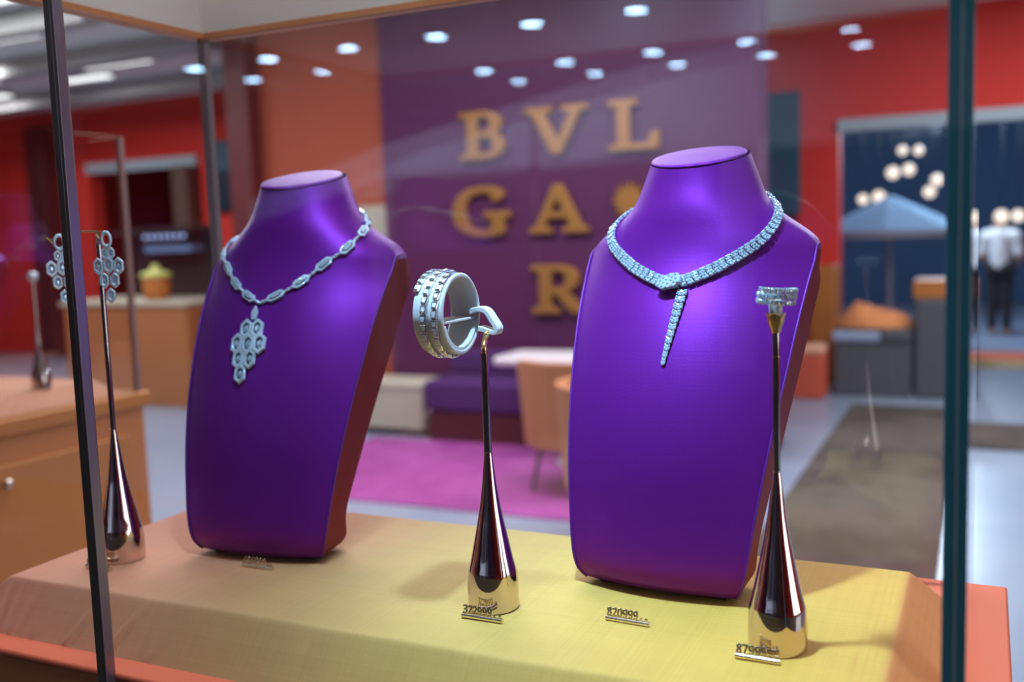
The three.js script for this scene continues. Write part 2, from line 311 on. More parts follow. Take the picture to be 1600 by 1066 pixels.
// ------------------------------------------------------------------ fabric plinth
function plinthGeo(x0, x1, z0, z1, dx, dz, h) {
  const NX = 520, NZ = 90, pos = [], uv = [], idx = [];
  const X0 = x0 - dx, X1 = x1 + dx, Z0 = z0 - dz, Z1 = z1 + dz;
  const spread = (k, n, a, b, c, d, e) => { // more rows near the folds
    const t = k / n; return t < e ? lerp(a, b + .004, t / e) : t > 1 - e ? lerp(c - .004, d, (t - 1 + e) / e) : lerp(b + .004, c - .004, (t - e) / (1 - 2 * e));
  };
  const wr = [[-.770, .0034, -.35], [-.742, .0024, -.3], [-.690, .0040, -.65], [-.812, .003, .2], [-.795, .0022, .1], [-.640, .0042, -.75], [-.60, .0018, -.5], [-.47, .0012, -.3]];
  for (let j = 0; j <= NZ; j++) for (let i = 0; i <= NX; i++) {
    const x = spread(i, NX, X0, x0, x1, X1, .05), z = spread(j, NZ, Z0, z0, z1, Z1, .3);
    const k = 70, f = [(x - X0) / dx, (X1 - x) / dx, (z - Z0) / dz, (Z1 - z) / dz].map((v) => v * h);
    let y = -Math.log(f.reduce((s, v) => s + Math.exp(-v * k * 16), Math.exp(-h * k * 16))) / (k * 16);
    if (z > z1 - .002) { const s = smooth(z1 - .002, z1 + dz * .8, z); for (const [wx, amp, lean] of wr) { const d = (x - wx - lean * (z - z1)) / .0042; y += amp * .8 * s * (Math.exp(-d * d) - .55 * Math.exp(-(d - 1.5) * (d - 1.5))); } }
    y += .0004 * Math.sin(x * 37 + z * 11) * Math.sin(z * 43);
    if (i === 0 || j === 0 || i === NX || j === NZ) y = 0;
    pos.push(x, Math.max(0, y), z); uv.push((x - X0) / (X1 - X0), (z - Z0) / (Z1 - Z0));
    if (i < NX && j < NZ) { const a = j * (NX + 1) + i, b = a + 1, c = a + NX + 1, d = c + 1; idx.push(a, c, b, b, c, d); }
  }
  const g = new THREE.BufferGeometry(); g.setAttribute('position', new THREE.Float32BufferAttribute(pos, 3)); g.setAttribute('uv', new THREE.Float32BufferAttribute(uv, 2)); g.setIndex(idx); g.computeVertexNormals(); return g;
}
// shot silk: its angle-dependent sheen painted in as rose to yellow, with thread slubs
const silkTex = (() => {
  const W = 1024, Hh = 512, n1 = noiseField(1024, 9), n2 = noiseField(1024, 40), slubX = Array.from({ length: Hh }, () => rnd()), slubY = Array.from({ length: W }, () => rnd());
  const stops = [[0, [.68, .235, .14]], [.25, [.60, .25, .115]], [.42, [.50, .275, .085]], [.60, [.55, .34, .075]], [.82, [.70, .40, .062]], [.950, [.74, .38, .052]], [.957, [.72, .23, .055]], [1, [.72, .22, .055]]];  // the orange end paints the sheen of the right slope
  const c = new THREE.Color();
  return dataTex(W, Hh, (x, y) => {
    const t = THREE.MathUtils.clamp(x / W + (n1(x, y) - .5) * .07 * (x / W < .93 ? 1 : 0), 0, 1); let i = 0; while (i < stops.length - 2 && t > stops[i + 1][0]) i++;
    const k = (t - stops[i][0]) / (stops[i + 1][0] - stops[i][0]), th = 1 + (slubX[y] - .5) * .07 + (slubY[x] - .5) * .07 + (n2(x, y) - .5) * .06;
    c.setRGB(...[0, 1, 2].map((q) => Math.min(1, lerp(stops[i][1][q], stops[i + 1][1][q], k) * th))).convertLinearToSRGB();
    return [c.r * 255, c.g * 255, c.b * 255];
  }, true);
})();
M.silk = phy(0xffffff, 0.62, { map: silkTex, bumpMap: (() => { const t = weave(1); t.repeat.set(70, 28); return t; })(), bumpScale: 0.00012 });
solo('display_plinth', plinthGeo(-.815, -.055, -.89, -.608, .037, .032, TOP - DECK), M.silk, 'low silk covered plinth under the busts, its rose to yellow sheen painted in', 'plinth', [0, DECK, 0]);

// ------------------------------------------------------------------ busts (local axes: x right, y up, z towards the front)
const BUST = (() => {
  const Y = [0, .006, .014, .022, .06, .10, .14, .18, .22, .25, .275, .28, .285, .290, .296, .303, .312, .322, .335, .355];
  const w = table(Y, [.0650, .0698, .0728, .0744, .0795, .0849, .0901, .0949, .0990, .1020, .1035, .1015, .097, .0905, .082, .0725, .063, .0565, .0512, .0435]);
  const s = table([0, .006, .014, .022, .06, .10, .14, .18, .22, .25, .275], [.0075, .0035, .0015, .0012, .0083, .0194, .0343, .0531, .0757, .097, .118]);
  const back = table([0, .01, .02, .035, .06, .10, .14, .18, .22, .25, .275, .29, .303, .32, .355], [-.052, -.053, -.048, -.0465, -.058, -.078, -.100, -.124, -.148, -.169, -.188, -.187, -.181, -.175, -.1685]);
  const front = table([0, .006, .014, .022, .06, .10, .14, .18, .22, .25, .275, .29, .31, .335, .355], [.000, .0065, .0095, .0105, .007, .002, -.007, -.021, -.040, -.056, -.067, -.0705, -.073, -.078, -.0815]);
  const soft = (f, r) => (y) => { let a = 0, b = 0; for (let k = -6; k <= 6; k++) { const t = k / 6, g = Math.exp(-2.2 * t * t), rr = Math.min(r, Math.max(y * .5, .0001), Math.max(.3551 - y, .0001)); a += g * f(y + t * rr); b += g; } return a / b; };
  const w2 = soft(w, .007), s2 = soft((y) => (y > .275 ? .118 + (y - .275) * .86 : s(y)), .016), back2 = soft(back, .012), front2 = soft(front, .022);
  const NF = 56, NS = 12, NB = 28, N = NF + 2 * NS + NB, CA = R(78);
  const lift = (y, z) => (y > .30 ? smooth(.30, .355, y) * -(z + .125) * Math.tan(R(14)) : 0);
  function ring(y) {
    const W = w2(y), E = -s2(y), F = front2(y), B = back2(y), m = smooth(.235, .312, y), zc = (F + B) / 2, rz = (F - B) / 2, out = [];
    for (let i = 0; i < N; i++) {
      let px, pz, a;
      if (i < NF) { const u = -1 + 2 * i / NF; px = W * u; pz = E + (F - E) * (1 - Math.pow(Math.abs(u), 2.1)); a = u * CA; }
      else if (i < NF + NS) { const t = (i - NF) / NS; px = W * (1 - .05 * t); pz = lerp(E, B, t); a = lerp(CA, R(135), t); }
      else if (i < NF + NS + NB) { const t = (i - NF - NS) / NB, u = 1 - 2 * t; px = W * .95 * u; pz = B - .006 * (1 - u * u); a = lerp(R(135), R(225), t); }
      else { const t = (i - NF - NS - NB) / NS; px = -W * (.95 + .05 * t); pz = lerp(B, E, t); a = lerp(R(225), R(282), t); }
      const x = lerp(px, W * Math.sin(a), m), z = lerp(pz, zc + rz * Math.cos(a), m);
      out.push(V(x, y + lift(y, z), z));
    }
    return out;
  }
  return { w: w2, s: s2, ring, N, NF, NS, NB, lift };
})();
const FOOT = .005;
function bustParts() {
  const ys = []; for (let k = 0; k <= 96; k++) ys.push(k < 60 ? .262 * Math.pow(k / 60, 1.35) : .262 + .093 * (k - 60) / 36);
  const rings = ys.map(BUST.ring), N = BUST.N, tri = { front: [], side: [], side2: [], back: [] };
  const all = [], kind = [], per = [];
  for (const r of rings) { let d = 0; const row = [0]; for (let i = 1; i <= N; i++) { d += r[i % N].distanceTo(r[i - 1]); row.push(d); } per.push(row); }
  const uvs = [];
  for (let j = 0; j < ys.length - 1; j++) for (let i = 0; i < N; i++) {
    const a = rings[j][i], b = rings[j][(i + 1) % N], c = rings[j + 1][i], d = rings[j + 1][(i + 1) % N];
    const k = ys[j] >= .272 || i < BUST.NF ? 'front' : i < BUST.NF + BUST.NS ? 'side' : i < BUST.NF + BUST.NS + BUST.NB ? 'back' : 'side2';
    for (const [p, q] of [[[a, i, j], [b, i + 1, j]], [[0], [0]]]) break;
    all.push(a, b, d, a, d, c); kind.push(k, k);
    uvs.push(per[j][i], ys[j], per[j][i + 1], ys[j], per[j + 1][i + 1], ys[j + 1], per[j][i], ys[j], per[j + 1][i + 1], ys[j + 1], per[j + 1][i], ys[j + 1]);
  }
  let g = new THREE.BufferGeometry().setFromPoints(all); g.setAttribute('uv', new THREE.Float32BufferAttribute(uvs, 2));
  g = creased(g, R(38));
  const pick = (k) => {
    const p = [], n = [], u = []; const P = g.attributes.position, Nn = g.attributes.normal, U = g.attributes.uv;
    kind.forEach((q, t) => { if (q === k) for (let v = 3 * t; v < 3 * t + 3; v++) { p.push(P.getX(v), P.getY(v), P.getZ(v)); n.push(Nn.getX(v), Nn.getY(v), Nn.getZ(v)); u.push(U.getX(v), U.getY(v)); } });
    const o = new THREE.BufferGeometry(); o.setAttribute('position', new THREE.Float32BufferAttribute(p, 3)); o.setAttribute('normal', new THREE.Float32BufferAttribute(n, 3)); o.setAttribute('uv', new THREE.Float32BufferAttribute(u, 2)); o.translate(0, FOOT, 0); return o;
  };
  const bottom = new THREE.Shape(rings[0].map((v) => new THREE.Vector2(v.x, v.z)));
  const bg = new THREE.ShapeGeometry(bottom).rotateX(Math.PI / 2).translate(0, FOOT, 0);
  const topRing = rings[rings.length - 1], cx = topRing.reduce((a, v) => a.add(v), V(0, 0, 0)).divideScalar(N);
  const edge = (sx) => { const pts = []; for (let k = 0; k <= 30; k++) { const y = .275 * Math.pow(k / 30, 1.3); pts.push(V(sx * (BUST.w(y) + .0002), y + FOOT, -BUST.s(y) + .0004)); } const f = BUST.ring(.2765)[sx > 0 ? BUST.NF + 3 : BUST.N - 3]; pts.push(V(f.x, f.y + FOOT + .001, f.z)); return pts; };
  return { pick, bg, edge, topRing, cx };
}
const bp = bustParts();
const capGeo = (() => {           // neck cap: a thin padded disc with a rounded lip, tipped forward
  const r = bp.topRing[Math.round(BUST.NF / 2)].distanceTo(bp.cx) + .0006, pts = [[0, .0035], [r * .8, .0035], [r - .0012, .003], [r, .0018], [r, .0006], [r - .001, 0], [0, 0]];
  return lathe(pts.slice().reverse(), 64).rotateX(R(14)).translate(bp.cx.x, bp.cx.y + FOOT + .0002, bp.cx.z);
})();
const bustGeo = { front: bp.pick('front'), side: bp.pick('side'), side2: bp.pick('side2'), back: bp.pick('back'), pipe: [tube(bp.edge(1), .0011, 60, 8), tube(bp.edge(-1), .0011, 60, 8)] };
function makeBust(label, pos, turn) {
  const b = thing('necklace_bust', label, 'display bust', pos, turn, 'purple necklace busts');
  part('front_panel', bustGeo.front, M.satin, b, 'purple satin chest and neck');
  part('side_panel', bustGeo.side, M.satinShaded, b, 'satin side with its maroon shade painted in');
  part('side_panel', bustGeo.side2, M.satinShaded, b, 'satin side with its maroon shade painted in');
  part('back_panel', bustGeo.back, M.satinShaded, b);
  part('underside', bp.bg, M.footFelt, b);
  for (const g of bustGeo.pipe) part('piping', g, M.piping, b);
  part('neck_cap', capGeo, M.satin, b, 'flat purple neck top');
  part('foot', box(-.056, 0, -.045, .056, FOOT, -.012, .0015), M.footFelt, b);
  return b;
}
const bustR = makeBust('larger looking purple satin bust wearing the diamond serpent necklace', [-.241, TOP, -.761], R(-4.6));
const bustL = makeBust('purple satin bust wearing the diamond necklace with honeycomb pendant', [-.62, TOP, -.722], R(6.3));
// front-surface point and normal for the height y and the angle phi about the neck axis, or for x across the front
function hitRing(y, test) {
  const r = BUST.ring(y);
  for (let i = 0; i < r.length; i++) { const a = r[i], b = r[(i + 1) % r.length], t = test(a, b, i); if (t !== null) return a.clone().lerp(b, t); }
  return r[Math.round(BUST.NF / 2)].clone();
}
const byAngle = (y, phi) => hitRing(y, (a, b) => {
  const f = (p) => { let d = Math.atan2(p.x, p.z + .125) - phi; while (d > Math.PI) d -= 2 * Math.PI; while (d < -Math.PI) d += 2 * Math.PI; return d; };
  const da = f(a), db = f(b); return Math.abs(da) < 1 && Math.abs(db) < 1 && da <= 0 && db > 0 ? -da / (db - da || 1) : null;
});
const byX = (y, x) => hitRing(y, (a, b, i) => (i < BUST.NF && a.x <= x && b.x > x ? (x - a.x) / (b.x - a.x) : null));
function normalAt(fn, y, q) {
  const e = .0015, p = fn(y, q), a = fn(y + e, q).sub(fn(y - e, q)), b = fn(y, q + .02 * (fn === byX ? .1 : 1)).sub(fn(y, q - .02 * (fn === byX ? .1 : 1)));
  return b.cross(a).normalize();
}

// ------------------------------------------------------------------ jewellery helpers
const plate = (pts, depth, bevel) => { const g = new THREE.ExtrudeGeometry(new THREE.Shape(pts.map(([x, y]) => new THREE.Vector2(x, y))), { depth, bevelEnabled: true, bevelThickness: bevel, bevelSize: bevel, bevelOffset: -bevel, bevelSegments: 2, curveSegments: 8 }); return g; };
function pose(o, p, along, n, scale = 1) {      // local x along the strand, local z out of the surface
  const x = along.clone().addScaledVector(n, -along.dot(n)).normalize(), y = n.clone().cross(x);
  o.matrixAutoUpdate = true; o.quaternion.setFromRotationMatrix(new THREE.Matrix4().makeBasis(x, y, n)); o.position.copy(p); o.scale.setScalar(scale); return o;
}
function strand(phiList, yOf, off) {            // dense points with normals along a line round the neck
  return phiList.map((d) => { const phi = R(d), y = yOf(d) - FOOT, p = byAngle(y, phi), n = normalAt(byAngle, y, phi); p.y += FOOT; return { p: p.addScaledVector(n, off), n }; });
}
function spaced(pts, step) {                    // resample by arc length
  const L = [0]; for (let i = 1; i < pts.length; i++) L.push(L[i - 1] + pts[i].p.distanceTo(pts[i - 1].p));
  const out = [], total = L[L.length - 1], n = Math.round(total / step);
  for (let k = 0; k <= n; k++) { const s = total * k / n; let i = 0; while (i < L.length - 2 && L[i + 1] < s) i++; const t = (s - L[i]) / (L[i + 1] - L[i]); out.push({ p: pts[i].p.clone().lerp(pts[i + 1].p, t), n: pts[i].n.clone().lerp(pts[i + 1].n, t).normalize() }); }
  out.forEach((o, i) => { o.t = out[Math.min(i + 1, out.length - 1)].p.clone().sub(out[Math.max(i - 1, 0)].p).normalize(); }); return out;
}
// small faceted stones set over a plate: rows of flat-shaded brilliants joined to it
function pavedPlate(pts, depth, bevel, spots, r) {
  const g = plate(pts, depth, bevel), list = [g];
  for (const [x, y] of spots) { const q = new THREE.CylinderGeometry(r * .55, r, r * .75, 7, 1).rotateX(Math.PI / 2).rotateZ(rnd() * 6).rotateX((rnd() - .5) * .5).rotateY((rnd() - .5) * .5).toNonIndexed(); q.computeVertexNormals(); q.translate(x, y, depth + bevel + r * .2); list.push(q); }
  return mergeGeometries(list);
}
const range = (a, b, s) => { const o = []; for (let v = a; v <= b + 1e-6; v += s) o.push(v); return o; };

// ------------------------------------------------------------------ serpent necklace on the right bust
{
  const yv = table([0, 10, 20, 33, 46, 57, 66, 75, 90, 120, 180], [.2525, .2545, .259, .266, .275, .284, .293, .302, .313, .323, .331]);
  const nk = thing('serpent_necklace', 'wide diamond serpent necklace with hanging tail on the right bust', 'necklace', bustR.position.toArray(), bustR.rotation.y);
  const links = [0, 1, 2, 3].map(() => pavedPlate([[-.0033, -.0049], [.0016, -.0054], [.0031, 0], [.0016, .0054], [-.0033, .0049], [-.0018, 0]], .0020, .0006, [[-.0018, -.0036], [.0010, -.0040], [-.0006, -.0013], [.0017, -.0014], [-.0006, .0013], [.0017, .0014], [-.0018, .0036], [.0010, .0040]], .00125));
  const under = plate([[-.0028, -.0042], [.0028, -.0042], [.0028, .0042], [-.0028, .0042]], .001, .0003);
  const pts = spaced(strand(range(-180, 180, 1.5), (d) => yv(Math.abs(d + 1)), .0006), .0060);
  pts.forEach((q, i) => {
    const side = i < pts.length / 2 ? 1 : -1, k = Math.abs(i / (pts.length - 1) * 2 - 1), sc = lerp(1.0, .66, smooth(0.05, .85, k));
    const m = part('link', links[(i * 7) % 4], M.stone, nk); pose(m, q.p.clone().addScaledVector(q.n, .0012), q.t.clone().multiplyScalar(side), q.n, sc); m.rotateY((rnd() - .5) * .26); m.rotateX((rnd() - .5) * .26); m.scale.x *= 1.12;
    if (k < .7) pose(part('link_base', under, M.whiteGold, nk), q.p, q.t, q.n, sc);
  });
  const head = pavedPlate([[-.0115, 0], [-.007, -.0052], [.004, -.0066], [.010, -.0046], [.012, 0], [.010, .0046], [.004, .0066], [-.007, .0052]], .0030, .0010, [[-.0085, 0], [-.006, -.0027], [-.006, .0027], [-.0035, 0], [-.003, -.0042], [-.003, .0042], [-.0005, -.002], [-.0005, .002], [.002, -.0046], [.002, .0046], [.003, 0], [.0045, -.0026], [.0045, .0026], [.0072, 0], [.0075, -.0038], [.0075, .0038]], .0014);
  const hp = byAngle(.2465, R(-2)), hn = normalAt(byAngle, .2465, R(-2)); hp.y += FOOT;
  pose(part('head', head, M.stone, nk, 'flat diamond serpent head'), hp.addScaledVector(hn, .0048), V(1, .42, 0), hn);
  const tail = pavedPlate([[-.0034, -.0042], [.0018, -.0047], [.0030, -.0022], [.0033, 0], [.0030, .0022], [.0018, .0047], [-.0034, .0042], [-.0022, 0]], .0018, .0006, [[-.0015, -.0028], [.0012, -.0030], [-.0008, 0], [.0018, 0], [-.0015, .0028], [.0012, .0030]], .00125);
  for (let k = 0; k < 11; k++) {
    const y = .2445 - k * .0054 - FOOT, x = lerp(.0090, .0020, k / 10), p = byX(y, x), n = normalAt(byX, y, x); p.y += FOOT;
    const m = part(k < 10 ? 'tail_link' : 'tail_tip', tail, M.stone, nk); pose(m, p.addScaledVector(n, .0012), V(-.1, -1, .4), n, lerp(.98, .42, Math.pow(k / 10, 1.2))); m.scale.x = k < 10 ? .95 : 1.05;
  }
}
// ------------------------------------------------------------------ honeycomb necklace on the left bust
{
  const yv = table([0, 11, 26, 40, 50, 65, 78, 90, 120, 180], [.2395, .2455, .255, .266, .2755, .288, .300, .308, .32, .33]);
  const nk = thing('honeycomb_necklace', 'diamond necklace of long links with honeycomb pendant on the left bust', 'necklace', bustL.position.toArray(), bustL.rotation.y);
  const oval = (() => {
    const hexo = [[-.0105, 0], [-.0062, -.0040], [.0062, -.0040], [.0105, 0], [.0062, .0040], [-.0062, .0040]], s = new THREE.Shape(hexo.map(([x, y]) => new THREE.Vector2(x, y)));
    s.holes.push(new THREE.Path(hexo.map(([x, y]) => new THREE.Vector2(x * .62, y * .52)))); return new THREE.ExtrudeGeometry(s, { depth: .0016, bevelEnabled: true, bevelSize: .0006, bevelThickness: .0006, bevelOffset: -.0006, bevelSegments: 2 });
  })();
  const inner = plate([[-.0058, 0], [-.0036, -.0019], [.0036, -.0019], [.0058, 0], [.0036, .0019], [-.0036, .0019]], .0020, .0008);
  const bead = new THREE.SphereGeometry(.0019, 14, 10), claw = new THREE.SphereGeometry(.0016, 12, 8);
  const PH = -7;
  for (const sgn of [1, -1]) {
    const pts = spaced(strand(range(2.5, 172, 1.2).map((d) => PH + sgn * d), (d) => yv(Math.abs(d - PH)), .0004), .0135);
    pts.forEach((q, i) => {
      if (i % 2 === 0) { const b = part('connector', bead, M.stone, nk); b.position.copy(q.p).addScaledVector(q.n, .0016); for (const e of [1, -1]) { const c = part('claw_stone', claw, M.stone, b); c.position.copy(q.t).multiplyScalar(.0026 * e); } return; }
      const m = part('link', oval, M.pave, nk); pose(m, q.p.clone().addScaledVector(q.n, .0009), q.t, q.n, i > 15 ? .8 : 1.04); part('centre_stone', inner, M.stone, m).position.z = .0007;
    });
  }
  const hexo = [[0, .0108], [-.0066, .0058], [-.0066, -.0058], [0, -.0108], [.0066, -.0058], [.0066, .0058]], hs = new THREE.Shape(hexo.map(([x, y]) => new THREE.Vector2(x, y)));
  hs.holes.push(new THREE.Path(hexo.map(([x, y]) => new THREE.Vector2(x * .55, y * .6))));
  const cell = new THREE.ExtrudeGeometry(hs, { depth: .002, bevelEnabled: true, bevelSize: .0008, bevelThickness: .0008, bevelOffset: -.0008, bevelSegments: 2 });
  const gem = (() => { const g = new THREE.CylinderGeometry(.0016, .0042, .0030, 6, 1).rotateX(Math.PI / 2).rotateZ(0); g.scale(.82, 1.4, 1); return creased(g, .2); })();
  const pend = part('pendant', plate([[0, .0075], [-.0034, .001], [-.0022, -.0072], [.0022, -.0072], [.0034, .001]], .002, .0006), M.pave, nk, 'honeycomb pendant of hexagonal diamond cells');
  const P0 = (x, y, o) => { const p = byX(y - FOOT, x), n = normalAt(byX, y - FOOT, x); p.y += FOOT; return [p.addScaledVector(n, o), n]; };
  { const [p, n] = P0(-.0125, .2305, .0012); pose(pend, p, V(1, .06, 0), n); }
  pend.updateMatrix(); const inv = pend.matrix.clone().invert();
  const cells = [[-.0185, .2158, .95], [-.0058, .2162, .95], [-.0258, .2020, 1], [-.0130, .2022, 1], [-.0002, .2026, 1], [-.0208, .1885, .95], [-.0080, .1888, .95], [-.0160, .1750, .92]];
  for (const [x, y, s] of cells) { const [p, n] = P0(x, y, .0012), m = part('hexagon_cell', cell, M.pave, pend); pose(m, p, V(1, .07, 0), n, s); m.updateMatrix(); m.applyMatrix4(new THREE.Matrix4()); const w = inv.clone().multiply(m.matrix); w.decompose(m.position, m.quaternion, m.scale); const g = part('gem', gem, M.stone, nk); pose(g, p.clone().addScaledVector(n, .0012), V(1, .07, 0), n, s); }
}

// ------------------------------------------------------------------ teardrop stands
const profileLathe = (pts, n = 48, seg = 112) => { const c = new THREE.CatmullRomCurve3(pts.map(([r, y]) => V(r, y, 0)), false, 'centripetal').getPoints(n); return new THREE.LatheGeometry(c.map((p) => new THREE.Vector2(Math.max(0, p.x), p.y)), seg); };
const baseGeo = (rodR, joint) => mergeGeometries([
  new THREE.LatheGeometry([[0, 0], [.0198, 0]].map(([r, y]) => new THREE.Vector2(r, y)), 112),
  profileLathe([[.0198, 0], [.0204, .001], [.0207, .008], [.0207, .016], [.0203, .024], [.0196, .0305], [.0189, .0335]], 36),
  profileLathe([[.0189, .0335], [.0168, .042], [.0142, .054], [.0117, .066], [.0093, .078], [.0072, .091], [.0055, .104], [rodR * .5 + .0026, joint - .010], [rodR, joint]], 64)]);
function makeStand(name, label, pos, rodR, joint, top) {
  const s = thing(name, label, 'jewellery stand', pos);
  part('base', baseGeo(rodR, joint), M.chrome, s, 'polished teardrop base');
  part('joint_ring', creasedLathe([[0, 0], [rodR + .0003, 0], [rodR + .0003, .0008], [0, .0008]], 40), M.tagGold, s).position.y = joint;
  part('rod', creasedLathe([[0, joint + .0008], [rodR, joint + .0008], [rodR, top], [0, top]], 40), M.darkChrome, s, 'slim dark rod');
  return s;
}
const cuffStand = makeStand('bracelet_stand', 'tall dark chrome teardrop stand carrying the white bracelet cuff', [-.356, TOP, -.695], .0032, .1265, .2065);
const ringStand = makeStand('ring_stand', 'tall dark chrome teardrop stand holding the diamond ring', [-.130, TOP, -.694], .0026, .1275, .2250);
const earStand = makeStand('earring_stand', 'tall dark chrome teardrop stand holding the earrings at far left', [-.749, TOP, -.682], .0026, .1265, .302);
{ // second joint of the thin rods
  for (const s of [ringStand, earStand]) part('joint_ring', creasedLathe([[0, 0], [.0029, 0], [.0029, .0008], [0, .0008]], 32), M.tagGold, s).position.y = .2085;
  // gold tulip and clear grey ring holder
  const petal = (a) => { const g = new THREE.SphereGeometry(1, 20, 14, -R(52), R(104), R(60), R(110)); g.scale(.0066, .0165, .0066); g.rotateY(a); return g; };
  const cup = creasedLathe([[0, .2245], [.0029, .2250], [.0042, .2290], [.0058, .2345], [.0064, .2385], [.0060, .2392], [.0052, .2360], [.0030, .2310], [0, .2300]], 40, .4);
  { const p = cup.attributes.position; for (let i = 0; i < p.count; i++) { const y = p.getY(i), a = Math.atan2(p.getZ(i), p.getX(i)), k = smooth(.2300, .2390, y), w = Math.pow(Math.abs(Math.cos(a * 2)), .6); const s = 1 + .10 * k * (w - .5); p.setXYZ(i, p.getX(i) * s, y - k * .0036 * (1 - w), p.getZ(i) * s); } cup.computeVertexNormals(); }
  part('tulip_cup', cup, M.gold, ringStand, 'small gold tulip cup');
  part('ring_holder', creasedLathe([[0, .2305], [.0045, .2305], [.0045, .2470], [.0040, .2478], [0, .2480]], 40), M.holder, ringStand, 'grey holder post');
}
{ // white foam cuff with its looped arm, part of the bracelet stand
  const s = cuffStand, cy = .2375, ro = .0325, ri = .0288, x0 = -.0450, x1 = -.0185;
  const prof = [[ri, x0 + .001], [ri, x1 - .001], [ri + .001, x1], [ro - .001, x1], [ro, x1 - .001], [ro, x0 + .001], [ro - .001, x0], [ri + .001, x0], [ri, x0 + .001]];
  const cuff = new THREE.LatheGeometry(prof.map(([r, y]) => new THREE.Vector2(r, y)), 96).rotateZ(-Math.PI / 2); cuff.translate(0, cy, 0);
  const u = cuff.attributes.uv; for (let i = 0; i < u.count; i++) u.setXY(i, u.getX(i) * .2, u.getY(i) * .07);
  part('cuff', creased(cuff, .6), M.foam, s, 'white foam bracelet cuff');
  const ins = (() => { const a0 = R(196), a1 = R(344), pts = []; for (let k = 0; k <= 24; k++) { const a = lerp(a0, a1, k / 24); pts.push([ri * Math.cos(a), ri * Math.sin(a)]); } for (let k = 24; k >= 0; k--) { const a = lerp(a0, a1, k / 24); pts.push([(ri - .0022) * Math.cos(a), (ri - .0022) * Math.sin(a)]); } const g = new THREE.ExtrudeGeometry(new THREE.Shape(pts.map(([x, y]) => new THREE.Vector2(x, y))), { depth: .0252, bevelEnabled: false }); g.rotateY(Math.PI / 2); g.translate(x0 + .0006, cy, 0); return metric(g); })();
  part('cuff_lining', ins, M.foam, s);
  const bar = box(x0 + .002, cy - .0065, -ri + .0005, x1 - .003, cy - .0045, ri - .0005, .0006);
  part('cuff_lining', bar, M.foam, s);
  const ribbon = (pts, th, dep) => { const c = new THREE.CatmullRomCurve3(pts.map(([x, y]) => V(x, y, 0)), false, 'centripetal').getPoints(60), L = [], Rr = []; c.forEach((p, i) => { const t = c[Math.min(i + 1, 60)].clone().sub(c[Math.max(i - 1, 0)]).normalize(); L.push([p.x - t.y * th / 2, p.y + t.x * th / 2]); Rr.push([p.x + t.y * th / 2, p.y - t.x * th / 2]); }); const g = new THREE.ExtrudeGeometry(new THREE.Shape([...L, ...Rr.reverse()].map(([x, y]) => new THREE.Vector2(x, y))), { depth: dep, bevelEnabled: true, bevelSize: .0007, bevelThickness: .0007, bevelSegments: 2 }); g.translate(0, 0, -dep / 2); return g; };
  const arm = part('looped_arm', ribbon([[-.0230, cy - .0005], [-.0165, cy + .0015], [-.0095, cy + .0005], [-.0035, cy - .0070], [.0005, cy - .0140], [-.0005, cy - .0168], [-.0050, cy - .0165], [-.0115, cy - .0148], [-.0150, cy - .0140]], .0028, .0095), M.foam, s, 'white looped arm of the cuff');
  arm.position.z = -.0255;
  part('hook', tube([V(0, .2060, 0), V(-.0002, .2110, 0), V(-.0012, .2145, -.0035), V(-.0040, .2180, -.011), V(-.0070, .2200, -.0195), V(-.0085, .2208, -.0235)], .0023, 40, 12), M.gold, s, 'gold bent tip of the rod');
  // ---- bracelet
  const b = thing('spiral_bracelet', 'coiled diamond bracelet of square plaques wound on the white cuff', 'bracelet', s.position.toArray());
  const tile = plate([[-.0030, -.0029], [.0030, -.0023], [.0030, .0023], [-.0030, .0029]], .0011, .0005), lid = plate([[-.0019, -.0019], [.0019, -.0015], [.0019, .0015], [-.0019, .0019]], .0007, .0004), hinge = box(-.0008, -.0022, 0, .0008, .0022, .0012, .0004);
  const rr = ro + .0005, step = 12.2;
  for (let a = 40; a <= 800; a += step) {
    const at = (d) => V(-.0345 + .0098 * (d - 360) / 360, cy + rr * Math.sin(R(d)), rr * Math.cos(R(d))), p = at(a), n = V(0, Math.sin(R(a)), Math.cos(R(a))), t = at(a + 2).sub(at(a - 2)).normalize();
    const m = part('plaque', tile, M.whiteGold, b); pose(m, p.addScaledVector(n, .0004), t.clone().negate(), n); m.rotateY(R(-7)); part('pave_face', lid, M.paveFine, m).position.z = .0010;
    pose(part('hinge', hinge, M.whiteGold, b), at(a + step / 2).addScaledVector(n, -.0002), t, n);
  }
}
{ // coiled ring
  const r = thing('coiled_ring', 'small coiled diamond serpent ring on the tulip topped stand', 'ring', [-.130, TOP, -.694]);
  const spine = []; for (let d = 0; d <= 900; d += 8) spine.push(V(Math.cos(R(d - 25)) * .0112 + .0006 * d / 360, .2455 + .0042 * d / 360, Math.sin(R(d - 25)) * .0112));
  part('band', tube(spine, .0017, 260, 10), M.whiteGold, r);
  const studs = new THREE.IcosahedronGeometry(.0014, 0);
  const curve = new THREE.CatmullRomCurve3(spine), n = 74;
  for (let k = 0; k <= n; k++) { const p = curve.getPointAt(k / n), o = V(p.x, 0, p.z).normalize(), sc = lerp(.8, 1.1, Math.sin(k / n * Math.PI)); for (const up of [-.0007, .0007]) { const m = part('diamond', studs, M.stone, r); m.position.copy(p).addScaledVector(o, .0012).add(V(0, up, 0)); m.rotation.set(rnd() * 6, rnd() * 6, rnd() * 6); m.scale.setScalar(sc); } }
}
